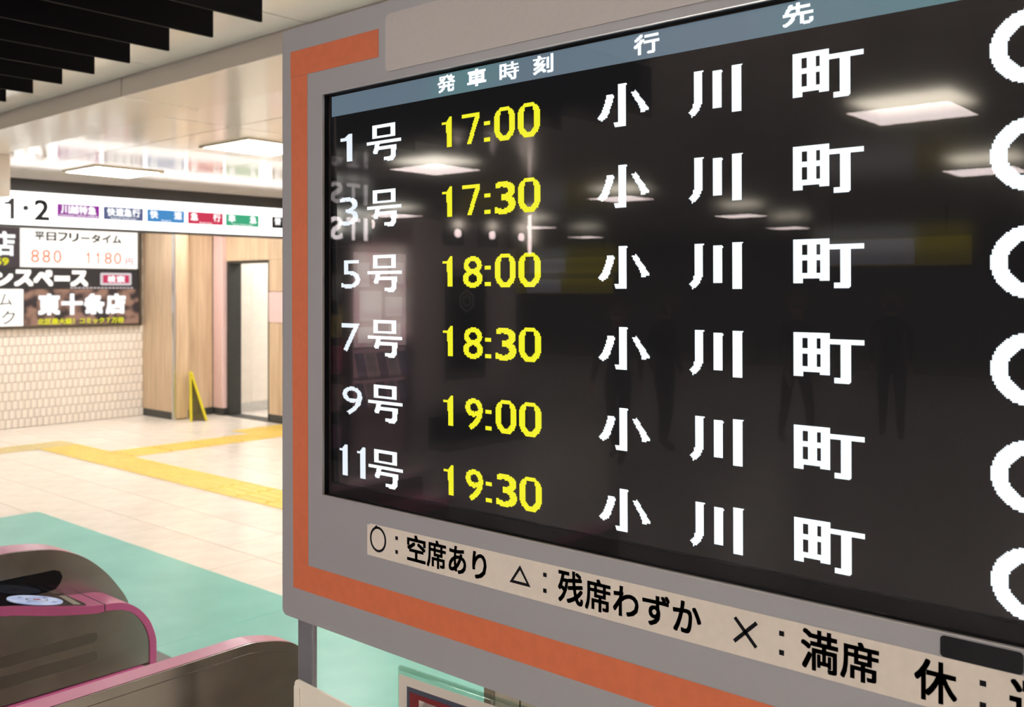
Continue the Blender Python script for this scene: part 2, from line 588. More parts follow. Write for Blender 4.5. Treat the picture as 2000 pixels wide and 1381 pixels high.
MB().box(7.33, 7.53, 10.52, 11.44, 2.045, 2.078).build('door_head', M['black_frame'], dr)
MB().box(7.33, 7.53, 10.521, 10.54, 0, 2.044).build('door_jamb', M['black_frame'], dr)
MB().box(7.31, 7.53, 10.0, 11.75, 0.001, 0.008).build('door_sill', M['skirting'], dr)
# passage behind the doorway
ip = struct(MB().box(7.53, 9.45, 11.70, 11.9, 0, 2.81).build('wall_passage', M['white_wall']))
pt = MB().box(0.002, .298, 0, .006, .002, .298).mesh('tile', M['tile'])
for i in range(6):
    for j in range(7):
        link('tile', pt, ip, loc=(7.56 + i * .30, 11.694, .12 + j * .30))
MB().box(7.56, 9.4, 11.685, 11.70, 0, .115).build('skirting', M['steel_trim'], ip)
wall('wall_passage_end', 9.40, 9.5, 8.0, 11.70, 0, 2.81, M['white_wall'])
wall('wall_passage_near', 7.53, 9.4, 7.9, 8.0, 0, 2.81, M['white_wall'])

# ------------------------------------------------------------------ ceiling lights
lamp_n = [0]


def ceiling_light(x, y, label, group, rz=0.0, size=.62):
    t = tag(empty('ceiling_light', (x, y, 2.80), rz), label, 'light', group)
    h = size / 2
    MB().box(-h - .02, h + .02, -h - .02, -h, -.014, .001).box(-h - .02, h + .02, h, h + .02, -.014, .001).box(-h - .02, -h, -h, h, -.014, .001).box(h, h + .02, -h, h, -.014, .001).build('frame', M['lamp_frame'], t)
    MB().box(-h, -.004, -h, h, -.010, -.002).build('diffuser', M['lamp'], t)
    MB().box(.004, h, -h, h, -.010, -.002).build('diffuser', M['lamp'], t)
    return t


far_lights = [(4.40, 6.43, 'bright square ceiling light cut off by the display board edge'),
              (4.40, 8.79, 'bright square ceiling light above the platform sign, whole in view')]
for x, y, l in far_lights:
    ceiling_light(x, y, l, 'square lights in the far ceiling')
for x, y in ((4.4, 4.07), (4.4, 1.7), (4.4, -.7), (4.4, -3.1), (4.4, 11.25), (6.5, 8.0), (6.5, 5.25), (6.5, 2.9), (6.5, .5), (6.5, -2), (6.3, 11.0), (8.35, 10.95), (8.35, 9.3)):  # unseen right-hand row and passage lights are added to brighten hall and doorway
    ceiling_light(x, y, 'unseen square ceiling light of the far hall or passage', 'hidden lights of the far ceiling')
for x, y, l in ((-4.14, 6.36, 'square ceiling light mirrored in the screen under 17:00'),
                (-4.14, 2.10, 'square ceiling light mirrored in the screen right of the top destination'),
                (-7.6, 6.70, 'square ceiling light mirrored in the screen across the second-row destination'),
                (-7.6, 10.73, 'square ceiling light mirrored in the screen across the number 3'),
                (-14.1, 12.06, 'thin distant ceiling light mirrored beside 18:00'),
                (-11.0, 10.9, 'thin distant ceiling light mirrored above 18:00')):
    ceiling_light(x, y, l, 'concourse lights mirrored in the screen')
for x, y in ((-4.14, -2.2), (-7.6, 2.6), (-7.6, -1.6), (-11, 6.9), (-11, 2.7), (-11, -1.5), (-14.1, 7.6), (-14.1, 3.2), (-14.1, -1.2), (-1.0, 1.6), (-1.0, -2.6), (1.4, -.9), (1.4, -3.4), (-11, 15.5), (-15, 16)):
    ceiling_light(x, y, 'square ceiling light of the concourse behind the camera', 'concourse lights behind the camera')

# ------------------------------------------------------------------ floor coverings
for y0, y1, l in ((4.255, 7.55, 'turquoise floor mat, the far sheet reaching the beige tiles'), (-0.6, 4.2535, 'turquoise floor mat, the near sheet under the display board')):
    tag(MB().box(2.32, 3.19, y0, y1, 0.0005, 0.005).build('floor_mat', M['mat'], bevel=0.002), l, 'mat', 'turquoise mats')
tag(MB().box(2.19, 2.31, -0.6, 7.55, 0.0005, 0.012).build('threshold_strip', M['threshold'], bevel=0.002), 'dark grey strip along the near edge of the turquoise mats', 'strip')

blk = MB().box(.003, TX - .003, .003, TY - .003, .0005, .004)
for k in range(4):
    x = .035 + k * .1
    blk.prism([(x, .004), (x + .06, .004), (x + .045, .009), (x + .015, .009)], lambda u, v, w: (u, w, v), .02, TY - .02)
bar_me = blk.mesh('tactile_block', M['yellow'])
blk = MB().box(.003, TX - .003, .003, TY - .003, .0005, .004)
for i in range(5):
    for j in range(5):
        blk.cyl((.055 + i * .08, .045 + j * .08, .004), .022, .005, seg=6, r2=.012)
dot_me = blk.mesh('tactile_block', M['yellow'])
pale_me = dot_me.copy()
pale_me.materials[0] = M['pale_yellow']
blk = MB().box(.003, TX - .003, .003, TY - .003, .0005, .004)
for k in range(4):
    y = .03 + k * .095
    blk.prism([(y, .004), (y + .06, .004), (y + .045, .009), (y + .015, .009)], lambda u, v, w: (w, u, v), .02, TX - .02)
cross_me = blk.mesh('tactile_block', M['yellow'])
palebar_me = cross_me.copy()
palebar_me.materials[0] = M['pale_yellow']

tp = tag(empty('tactile_path', (4.455, 0, 0)), 'yellow tactile paving strip of ribbed blocks running toward the display board', 'tactile paving')
for k in range(17):
    y = 10.53 - k * TY
    link('tactile_block', pale_me if k == 0 else (dot_me if k < 8 else bar_me), tp, loc=(0, y, 0))
tp2 = tag(empty('tactile_path', (4.885, 9.33, 0)), 'yellow tactile paving strip leading across to the doorway', 'tactile paving')
for k in range(5):
    link('tactile_block', cross_me if k < 4 else dot_me, tp2, loc=(k * TX, 0, 0)).scale = (1, 1.2, 1)
link('tactile_block', dot_me, tp2, loc=(5 * TX, 0, 0)).scale = (.7, 1.2, 1)
for k in range(2):
    link('tactile_block', dot_me, tp2, loc=(3.9 * TX + k * TX, .49, 0)).scale = (1, .9, 1)
tp3 = tag(empty('tactile_path', (4.455, 10.53, 0)), 'pale worn yellow tactile strip running out of the left edge', 'tactile paving')
for k in range(8):
    link('tactile_block', palebar_me, tp3, loc=(-(k + 1) * TX, 0, 0))

# ------------------------------------------------------------------ platform sign hung below the far ceiling
def one_at(u0, u1, v0, v1, w):
    """a numeral 1 with a flag; w is the stem's share of the width"""
    W, H_ = u1 - u0, v1 - v0
    P_ = [(1 - w, 0), (1, 0), (1, 1), (1 - w * .75, 1), (1 - w * 1.3, .88), (.4, .82), (0, .80), (0, .70), (1 - w, .70)]
    p = np.array([(u0 + a * W, v0 + c * H_) for a, c in P_])
    return p, [(0, 1, 2, 3), (0, 3, 4, 8), (8, 4, 5, 6, 7)]


SG = empty('platform_sign', (3.918, 10.05, 0), math.atan2(-0.07589, 0.99712))
tag(SG, 'long backlit white platform sign with coloured train class plates, hung from the ceiling', 'sign')
MB().box(-.9, 4.2, 0.0, .14, 2.675, 2.80).build('header', M['sign_dark'], SG, bevel=.004)
MB().box(-.9, 4.2, 0.0, .14, 2.315, 2.338).build('lower_rail', M['sign_dark'], SG, bevel=.004)
for a_, c_ in ((-.9, 2.883), (2.891, 4.2)):
    MB().box(a_, c_, .004, .13, 2.339, 2.674).build('panel', M['sign_white'], SG)
sfn = lambda u, v: (u, -.0015, v)
letters([one_at(.004, .096, 2.392, 2.598, .40), glyph_in('2', .284, .429, 2.392, 2.601, .02), glyph_in('・', .176, .230, 2.482, 2.536)], lambda u, v: (u, .0025, v), 'platform_numbers', M['lit_black'], SG)
# a serif foot-flag on the 1
for nm, x0, txt, sub, m in (('purple', .506, '川越特急', 'KAWAGOE LIMITED EXPRESS', 'lit_purple'), ('slate', .976, '快速急行', 'Rapid Express', 'lit_slate'), ('blue', 1.448, '快速', 'Rapid', 'lit_blue'),
                            ('red', 1.917, '急行', 'Express', 'lit_red'), ('green', 2.380, '準急', 'Semi Express', 'lit_green'), ('black', 2.984, '普通', 'Local', 'lit_black')):
    w = .425
    pl = MB().box(x0, x0 + w, -.0002, .006, 2.436, 2.571).build('class_plate', M[m], SG)
    pl['label'] = nm + ' train class plate'
    it = []
    if len(txt) == 4:
        for k, ch in enumerate(txt):
            it.append(glyph_in(ch, x0 + .035 + k * .09, x0 + .122 + k * .09, 2.474, 2.563, .034))
    else:
        it.append(glyph_in(txt[0], x0 + .03, x0 + .12, 2.474, 2.564, .034))
        it.append(glyph_in(txt[1], x0 + w - .12, x0 + w - .03, 2.474, 2.564, .034))
    ww = min(.40, .021 * len(sub))
    it.append(glyph_in(sub, x0 + w / 2 - ww / 2, x0 + w / 2 + ww / 2, 2.442, 2.463, .012))
    letters(it, sfn, 'lettering', M['lit_glyph'], pl)

# ------------------------------------------------------------------ advert lightbox on the tiled wall
AD = tag(empty('advert_lightbox', (4.6, 12.36, 1.2)), 'backlit wall advert with prices and shop lettering above the tiled wall', 'advert')
AD.location = (0, 0, 0)
MB().box(3.2, 6.56, 12.30, 12.36, 1.215, 1.250).box(3.2, 6.56, 12.30, 12.36, 2.56, 2.60).box(6.52, 6.56, 12.30, 12.36, 1.25, 2.56).box(3.2, 3.24, 12.30, 12.36, 1.25, 2.56).build('frame', M['advert_frame'], AD, bevel=.003)


def adpan(nm, x0, x1, z0, z1, m, y=12.312):
    return MB().box(x0, x1, y, 12.358, z0, z1).build(nm, M[m], AD)


afn = lambda y: (lambda u, v: (u, y, v))
p_ = adpan('maroon_panel', 3.24, 4.985, 1.97, 2.56, 'lit_maroon')
letters([glyph_in('店', 4.66, 4.93, 2.10, 2.40, .035)], afn(12.3105), 'lettering', M['lit_glyph'], p_)
letters([glyph_in('59', 4.70, 4.855, 1.99, 2.08, .03)], afn(12.3105), 'lettering', M['lit_yellow'], p_)
p_ = adpan('price_panel', 5.0, 6.50, 1.975, 2.56, 'lit_cream', 12.311)
letters([glyph_in(c, 5.16 + k * .1415, 5.16 + k * .1415 + .122, 2.305, 2.415, .028) for k, c in enumerate('平日フリ') ] + [glyph_in('ー', 5.735, 5.85, 2.345, 2.365, .02)] + [glyph_in(c, 5.87 + k * .1415, 5.87 + k * .1415 + .122, 2.30, 2.41, .028) for k, c in enumerate('タイム')], afn(12.3095), 'lettering', M['ink'], p_)
letters([glyph_in(c, 5.115 + k * .137, 5.215 + k * .137, 2.03, 2.19, 0) for k, c in enumerate('880')] + [one_at(5.805 + k * .128, 5.845 + k * .128, 2.03, 2.18, .42) for k in range(2)] + [glyph_in(c, 6.046 + k * .128, 6.146 + k * .128, 2.03, 2.18, 0) for k, c in enumerate('80')], afn(12.3095), 'lettering', M['lit_orange'], p_)
letters([glyph_in('円', 6.335, 6.435, 2.02, 2.11, .01)], afn(12.3095), 'lettering', M['lit_crimson'], p_)
p_ = adpan('name_panel', 3.24, 6.515, 1.705, 1.968, 'lit_dark')
letters([glyph_in(c, *bx, .055) for c, bx in (('ン', (4.66, 4.905, 1.725, 1.93)), ('ス', (4.915, 5.145, 1.735, 1.94)), ('ペ', (5.145, 5.385, 1.735, 1.94)), ('ー', (5.40, 5.595, 1.80, 1.87)), ('ス', (5.60, 5.83, 1.735, 1.94)))], afn(12.3105), 'lettering', M['lit_cream'], p_)
letters([poly_item([(5.60 + k * .05, 1.711), (5.636 + k * .05, 1.711), (5.636 + k * .05, 1.726), (5.60 + k * .05, 1.726)]) for k in range(17)], afn(12.3105), 'small_print', M['lit_pinkish'], p_)['kind'] = 'stuff'
bt = MB().prism(rrect(5.99, 6.415, 1.752, 1.915, .02), lambda u, v, w: (u, w, v), 12.308, 12.3125).build('search_button', M['lit_pinkish'], AD)
MB().box(6.025, 6.38, 12.3065, 12.3085, 1.782, 1.885).build('button_face', M['lit_crimson'], bt)
letters([glyph_in('検', 6.085, 6.195, 1.79, 1.878, .03), glyph_in('索', 6.21, 6.32, 1.79, 1.878, .03)], afn(12.3055), 'lettering', M['lit_glyph'], bt)
p_ = adpan('menu_panel', 3.24, 5.025, 1.250, 1.70, 'lit_cream')
letters([glyph_in('ム', 4.74, 4.895, 1.50, 1.645, .0), glyph_in('ク', 4.77, 4.93, 1.275, 1.44, .0)], afn(12.3105), 'lettering', M['ink'], p_)
p_ = adpan('photo_panel', 5.03, 6.515, 1.250, 1.70, 'lit_photo')
letters([glyph_in(c, 5.20 + k * .287, 5.475 + k * .287, 1.375, 1.645, .06) for k, c in enumerate('東十条店')], afn(12.3105), 'lettering', M['lit_glyph'], p_)
letters([glyph_in('北区最大級！コミック７万冊', 5.195, 6.31, 1.258, 1.335, .035)], afn(12.3100), 'lettering', M['lit_yellow'], p_)

# ------------------------------------------------------------------ folded yellow caution sign by the oak corner
CS = tag(empty('caution_sign', (6.752, 11.22, 0), math.radians(-27)), 'yellow folding floor caution sign leaning against the oak corner block', 'sign')
MB().prism([(-.10, .622), (-.075, .64), (.115, .012), (.085, .0)], lambda u, v, w: (u, w, v), 0, .27).build('board', M['sign_yellow'], CS, bevel=.004)
MB().prism([(-.105, .622), (-.085, .622), (-.075, .0), (-.098, .0)], lambda u, v, w: (u, w, v), 0, .27).build('back_board', M['sign_yellow'], CS, bevel=.003)
MB().prism([(-.085, .60), (.080, .03), (-.072, .03)], lambda u, v, w: (u, w, v), .05, .056).build('shade_sheet', M['sign_shade'], CS)  # dark sheet standing in for the shaded inside of the folded sign

# ------------------------------------------------------------------ ticket gates
def smooth(pts, n=4):
    """Catmull-Rom curve through an open run of points"""
    P_ = [pts[0]] + list(pts) + [pts[-1]]
    out = []
    for i in range(1, len(P_) - 2):
        p0, p1, p2, p3 = (np.array(P_[i + k], float) for k in (-1, 0, 1, 2))
        for t in np.arange(n) / n:
            out.append(tuple(.5 * (2 * p1 + (p2 - p0) * t + (2 * p0 - 5 * p1 + 4 * p2 - p3) * t * t + (3 * p1 - p0 - 3 * p2 + p3) * t ** 3)))
    return out + [tuple(pts[-1])]


def gate_fn(x, z, y):
    return (x, y, z)


RG = tag(empty('ticket_gate', (0.5, 2.25, 0)), 'ticket gate with magenta top, oval card reader and raised steel rear panel', 'ticket gate')
RG.location = (0, 0, 0)
top = [(-.10, 1.015), (.55, 1.012), (.75, 1.010), (.842, 1.006), (.948, .981), (1.03, .962), (1.072, .9555), (1.093, .9535), (1.124, .9455), (1.155, .9245), (1.181, .892), (1.195, .858), (1.1995, .836)]
top = smooth(top)
low = [(-.10, .993), (.55, .991), (.75, .989), (.842, .986), (.948, .960), (1.019, .9453), (1.054, .9393), (1.078, .939), (1.111, .933), (1.139, .919), (1.1615, .894), (1.176, .866), (1.1825, .840)]
low = smooth(low)
MB().prism(low + [(1.1825, .79), (-.10, .795)], gate_fn, 2.183, 2.30).build('body', M['steel'], RG)
MB().prism(top + [(1.1995, .784), (1.1835, .784)] + [(u, v + .0) for u, v in reversed(low)], gate_fn, 2.18, 2.30).build('magenta_cover', M['magenta'], RG)
rear = [(-.10, .80), (-.10, 1.075), (.55, 1.083), (.80, 1.0865), (.888, 1.0855), (.929, 1.0842), (.9945, 1.076), (1.0446, 1.0593), (1.090, 1.0333), (1.131, .9955), (1.163, .9543), (1.189, .9106), (1.2, .86), (1.2, .80)]
rear = rear[:1] + smooth(rear[1:-1]) + rear[-1:]
MB().prism(rear, gate_fn, 2.300, 2.306).build('rear_panel', M['steel'], RG)
MB().prism([(u + .0006, v + .0006) for u, v in rear], gate_fn, 2.3063, 2.380).build('rear_trim', M['pink'], RG)
MB().prism([(.70, 1.027), (.888, 1.0272), (1.009, 1.0262), (1.022, 1.020), (1.0275, 1.0063), (1.022, .992), (1.012, .981), (.99, .978), (.70, .985)], gate_fn, 2.2985, 2.304).build('display_window', M['gloss_black'], RG)
MB().box(1.0352, 1.0362, 2.3012, 2.304, .95, 1.058).build('panel_seam', M['rubber'], RG)
MB().box(1.0705, 1.0725, 2.1793, 2.30, .940, .9562).build('cover_seam', M['rubber'], RG)
for z in (.886, .842):
    MB().prism(arc(1.043, z, .0125, 90, -90, 8) + [(.35, z - .0125), (.35, z + .0125)], gate_fn, 2.1815, 2.19).build('groove', M['groove'], RG)
# reader on the sloping deck
def deck(u, v, w):
    return (u, v, 1.006 - .24 * (u - .842) + w)


MB().prism([(.80, 2.186), (1.032, 2.186), (1.058, 2.297), (.80, 2.297)], deck, -.002, .0015).build('reader_plate', M['gloss_black'], RG)
dc = MB().prism([(.94 + .058 * math.cos(a), 2.240 + .050 * math.sin(a)) for a in np.linspace(0, 2 * PI, 40, endpoint=False)], deck, .001, .003).build('card_reader', M['disc'], RG)
ring = [(math.cos(a), math.sin(a)) for a in np.linspace(0, 2 * PI, 30, endpoint=False)]
MB().prism([(.944 + .024 * c, 2.240 + .019 * s) for c, s in ring], deck, .003, .0034).build('reader_ring', M['disc_ring'], dc)
MB().prism([(.944 + .020 * c, 2.240 + .0155 * s) for c, s in ring], deck, .0034, .0037).build('reader_centre', M['disc'], dc)
MB().prism([(.935, 2.236), (.944, 2.2325), (.953, 2.238), (.950, 2.247), (.944, 2.243), (.938, 2.2475)], deck, .0037, .004).build('reader_mark', M['disc_mark'], dc)
for k in range(4):
    a = PI / 4 + k * PI / 2
    cx, cy = .944 + .040 * math.cos(a), 2.240 + .034 * math.sin(a)
    MB().prism([(cx - .006, cy - .003), (cx + .006, cy - .003), (cx, cy + .005)], deck, .003, .0034).build('reader_arrow', M['disc_blue'], dc)
MB().prism([(1.006, 2.194), (1.022, 2.194), (1.030, 2.288), (1.014, 2.288)], deck, .0015, .0025).build('reader_label', M['card_label'], RG)
MB().box(-.08, 1.172, 2.172, 2.37, 0, .788).build('pedestal', M['magenta'], RG, bevel=.01)
MB().box(-.09, 1.165, 2.20, 2.37, .7885, .793).build('under_tray', M['rubber'], RG)
MB().box(1.1725, 1.194, 2.195, 2.24, .755, .783).build('bracket', M['groove'], RG, bevel=.003)

BG = empty('barrier_gate', (0, 0, 0))
tag(BG, 'low steel gate panel with dusty pink rounded cap beside the board post', 'ticket gate')
cap = [(-.2, 1.0), (1.046, 1.003), (1.075, 1.0025), (1.099, .9992), (1.136, .9907), (1.170, .978), (1.190, .963), (1.205, .945), (1.213, .92), (1.215, .89)]
cap = [(-.2, 1.0)] + smooth([(1.02, 1.0027)] + cap[1:])
MB().prism(cap + [(1.215, .02), (-.2, .02)], gate_fn, 1.600, 1.6045).build('steel_panel', M['steel'], BG)
MB().prism([(u, v + .0006) for u, v in cap] + [(1.215, .02), (-.2, .02)], gate_fn, 1.6048, 1.648).build('cap', M['pink'], BG)
MB().prism([(u - .004, v - .012) for u, v in cap] + [(1.211, .02), (-.19, .02)], gate_fn, 1.6482, 1.652).build('back_plate', M['steel'], BG)
ins = [(u - .006, v - .018) for u, v in cap]
MB().prism(ins + [(1.20, .06), (-.19, .06)], gate_fn, 1.5985, 1.6005).build('face_plate', M['steel'], BG)
MB().box(-.2, 1.19, 1.58, 1.665, 0, .02).build('base', M['rubber'], BG)

SC = tag(empty('steel_barrier', (1.217, 1.10, 0)), 'bronze tinted steel barrier half hidden behind the board, right of the poster', 'barrier')
MB().box(.0, .50, 0.005, .025, .03, 1.06).build('body', M['brown_steel'], SC, bevel=.003)
MB().box(.003, .066, 0, .006, .05, 1.05).build('panel', M['brown_steel'], SC, bevel=.001)
MB().box(.070, .49, 0, .006, .05, 1.05).build('panel', M['brown_steel'], SC, bevel=.001)
MB().box(.01, .49, .0, .04, 0, .03).build('plinth', M['rubber'], SC)

# ------------------------------------------------------------------ the departure board
D = 1.04
DB = tag(empty('departure_board', (0, 0, 0)), 'large grey departure board with orange border and lit black screen on posts', 'departure board')
mm = 0.001
YB0, YB1, ZB0, ZB1 = 0.005, 1.451, 1.1015, 2.1440       # outer
YS0, YS1, ZS0, ZS1 = 0.125, 1.3362, 1.3305, 2.0162      # opening
outer = rrect(YB0, YB1, ZB0, ZB1, .012, 5)
cent = [(YS1, ZS1)] * 6 + [(YS0, ZS1)] * 6 + [(YS0, ZS0)] * 6 + [(YS1, ZS0)] * 6
b = MB()
n = len(outer)
b.v += [(D, y, z) for y, z in outer] + [(D, y, z) for y, z in cent] + [(D + .08, y, z) for y, z in outer]
for i in range(n):
    j = (i + 1) % n
    b.f.append((i, j, n + j, n + i) if cent[i] != cent[j] else (i, j, n + i))
    b.f.append((i, 2 * n + i, 2 * n + j, j))
    b.mi += [0, 0]
b.f.append(tuple(2 * n + i for i in range(n)))
b.mi.append(0)
b.build('housing', M['board'], DB)
e = .0012
b = MB()
for (y0, y1, z0, z1) in ((YS0 - e, YS1 + e, ZS1, ZS1 + e), (YS0 - e, YS1 + e, ZS0 - e, ZS0), (YS1, YS1 + e, ZS0, ZS1), (YS0 - e, YS0, ZS0, ZS1)):
    b.box(D - .0006, D + .004, y0, y1, z0, z1)
b.build('opening_edge', M['edge'], DB)
bz = MB()
t_ = .002
for (y0, y1, z0, z1) in ((YS0, YS1, ZS1 - .0005, ZS1 + t_), (YS0, YS1, ZS0 - t_, ZS0 + .0005), (YS1 - .0005, YS1 + t_, ZS0, ZS1), (YS0 - t_, YS0 + .0005, ZS0, ZS1)):
    bz.box(D + .004, D + .07, y0, y1, z0, z1)
AY0, AY1, AZ0, AZ1 = .146, 1.3298, 1.3500, 2.0135        # lit area of the panel
for (y0, y1, z0, z1) in ((YS0, YS1, AZ1, ZS1), (YS0, YS1, ZS0, AZ0), (AY1, YS1, AZ0, AZ1), (YS0, AY0, AZ0, AZ1)):
    bz.box(D + .0135, D + .024, y0, y1, z0, z1)
bz.build('bezel', M['bezel'], DB)
LEAN = math.tan(math.radians(.42))
scr = MB().box(D + .0165, D + .03, AY0 - .004, AY1 + .004, AZ0 - .004, AZ1 + .004)
# the panel leans forward a little at its top
for i, v in enumerate(scr.v):
    scr.v[i] = (v[0] - (v[2] - 1.68) * LEAN, v[1], v[2])
scr = scr.build('display_screen', M['lcd'], DB)
gp = MB().quad((D + .0085, YS1 - .0006, ZS0 + .0006), (D + .0085, YS0 + .0006, ZS0 + .0006), (D + .0085, YS0 + .0006, ZS1 - .0006), (D + .0085, YS1 - .0006, ZS1 - .0006)).build('glass_pane', M['pane'], DB)
XT = D + .0161


def lit(name, rects, m, parent=scr, dx=0.0):
    b = MB()
    for y0, y1, z0, z1 in rects:
        xa, xb = XT + dx - (z0 * mm - 1.68) * LEAN, XT + dx - (z1 * mm - 1.68) * LEAN
        b.quad((xa, y0 * mm, z0 * mm), (xa, y1 * mm, z0 * mm), (xb, y1 * mm, z1 * mm), (xb, y0 * mm, z1 * mm))
    return b.build(name, m, parent)


G = 1.86
ROW = 106.55
lit('header_band', [(AY0 * 1000 + 1, 1328.8, 1978.6, 2013.0)], M['led_band'], dx=.0002)
hd = []
for ch, y1, y0 in (('発', 1070, 1032), ('車', 1007, 968), ('時', 942, 904.5), ('刻', 878.5, 841.5), ('行', 708, 669), ('先', 501.5, 464.5)):
    hd += raster(glyph_polys(ch, -y1, -y0, 1984.6, 2010.6, .028), 1.25)
lit('header_lettering', [(-b_, -a_, c_, d_) for a_, b_, c_, d_ in hd], M['led_white'])


def neg(r):
    return [(-b_, -a_, c_, d_) for a_, b_, c_, d_ in r]


def dig(ch, y1, y0, z0, z1, off, g=G):
    return neg(raster(glyph_polys(ch, -y1, -y0, z0, z1, off), g))


ONE_Y = [(1061.3, 1937.9), (1053.1, 1938.3), (1048.0, 1941.8), (1044.0, 1946.0), (1039.9, 1946.0), (1039.9, 1899.6), (1051.0, 1899.6), (1051.8, 1934.8), (1061.3, 1934.8)]
SEVEN_Y = [(1018.5, 1945.5), (982.1, 1945.5), (982.1, 1937.7), (999.6, 1900.0), (1008.2, 1900.0), (991.6, 1939.4), (1018.5, 1939.4)]


def shift(poly, dy, dz):
    return [(y + dy, z + dz) for y, z in poly]


def zero(y1, y0, z0, z1, iy=.255, iz=.12):
    """an angular bitmap 0: eight-sided ring whose hole is pointed below"""
    w, h = y1 - y0, z1 - z0
    o = [(.30, 0), (.70, 0), (.9, .14), (1, .30), (1, .72), (.9, .88), (.68, 1), (.32, 1), (.1, .88), (0, .72), (0, .30), (.1, .14)]
    i = [(.5, iz), (1 - iy - .03, .26), (1 - iy, .34), (1 - iy, .70), (.66, .87), (.5, 1 - iz), (.34, .87), (iy, .70), (iy, .34), (iy + .03, .26)]
    return raster([[(y0 + a * w, z0 + c * h) for a, c in o]], G, [[(y0 + a * w, z0 + c * h) for a, c in i]])


GO_O = [(1223.3, 1951.8), (1167.5, 1951.8), (1167.5, 1930.0), (1223.3, 1930.0)]
GO_H = [(1212.5, 1946.1), (1178.0, 1946.1), (1178.0, 1933.4), (1212.5, 1933.4)]
GO = [[(1237.5, 1925.6), (1153.6, 1925.6), (1153.6, 1920.4), (1237.5, 1920.4)],
      [(1216.3, 1921), (1204.6, 1921), (1210.5, 1905.6), (1218.3, 1904.7), (1221.9, 1907.6)],
      [(1208.1, 1916.2), (1164.7, 1916.2), (1164.7, 1910.5), (1208.1, 1910.5)],
      [(1177.1, 1915.8), (1164.7, 1916.2), (1166.7, 1897.7), (1170.9, 1892.0), (1180.8, 1891.0), (1194.5, 1893.0), (1195.1, 1898.6), (1182.2, 1898.0), (1177.1, 1901.5)]]
go_r = raster([GO_O], G, [GO_H]) + [r for p in GO for r in raster([p], G)]
SHO = [[(732.7, 1845.4), (720.3, 1845.4), (718.9, 1843.5), (720.6, 1842.0), (720.6, 1789.3), (738.2, 1789.3), (740.1, 1795.4), (732.7, 1795.4)],
       [(751.6, 1833.4), (739.4, 1832.2), (741.6, 1822.9), (746.8, 1811.0), (750.5, 1803.9), (758.8, 1799.3), (766.4, 1803.1), (759.6, 1811.9), (753.5, 1823.8)],
       [(712.4, 1831.6), (705.2, 1834.4), (696.0, 1821.9), (689.0, 1813.1), (685.4, 1809.3), (685.9, 1805.8), (697.1, 1804.1), (699.5, 1812.7), (705.9, 1821.5)]]
KAWA = [[(619.3, 1844.6), (605.7, 1844.6), (607.3, 1842.0), (607.3, 1807.4), (611.5, 1796.3), (621.3, 1788.3), (626.8, 1795.5), (620.6, 1801.5), (619.3, 1809.4)],
        [(593.2, 1841.9), (581.7, 1841.9), (579.2, 1839.5), (581.0, 1837.6), (581.0, 1796.1), (593.2, 1796.1)],
        [(567.3, 1844.9), (552.8, 1844.9), (554.7, 1842.0), (554.7, 1788.8), (567.3, 1788.8)]]
MACHI = [[(489.6, 1845.5), (446.4, 1845.5), (446.4, 1798.2), (458.1, 1798.2), (458.1, 1800.6), (478.3, 1800.6), (478.3, 1795.2), (489.6, 1795.2)],
         [(447.4, 1838.8), (407.2, 1838.8), (407.2, 1833.0), (447.4, 1833.0)],
         [(433.8, 1834.1), (422.1, 1834.1), (422.1, 1791.3), (424.7, 1789.5), (441.4, 1789.5), (441.4, 1795.4), (433.8, 1795.4)]]
MACHI_H = [[(478.4, 1839.5), (472.3, 1839.5), (472.3, 1827.2), (478.4, 1827.2)], [(461.7, 1839.5), (457.4, 1839.5), (457.4, 1827.2), (461.7, 1827.2)],
           [(478.4, 1820.9), (472.3, 1820.9), (472.3, 1807.1), (478.4, 1807.1)], [(461.7, 1820.9), (457.4, 1820.9), (457.4, 1807.1), (461.7, 1807.1)]]
g1 = .9
dest_r = [r for p in (SHO[0], MACHI[1], MACHI[2]) + tuple(KAWA[1:]) for r in raster([p], g1)] + raster([MACHI[0]], g1, MACHI_H) + [r for p in (SHO[1], SHO[2], KAWA[0]) for r in raster([p], G)]
cz, cr, ci = 1921.8, 37.5, 22.6
ell = lambda a, c: [(279.1 - 40.5 + a * math.cos(t), cz + c * math.sin(t)) for t in np.linspace(0, 2 * PI, 48, endpoint=False)]
ring_r = raster([ell(40.5, cr)], G, [ell(24.6, ci)])
go_o = lit('train_number_suffix', go_r, M['led_white'])
de_o = lit('destination', dest_r, M['led_white'])
ri_o = lit('vacancy_ring', ring_r, M['led_white'])
nums = ['1', '3', '5', '7', '9', '11']
times = ['17:00', '17:30', '18:00', '18:30', '19:00', '19:30']
one_w = [(1305.5, 1938.2), (1296, 1939), (1286, 1943), (1283, 1944.6), (1274.7, 1944.6), (1274.7, 1898.4), (1288.6, 1898.4), (1288.6, 1933.6), (1305.5, 1933.6)]
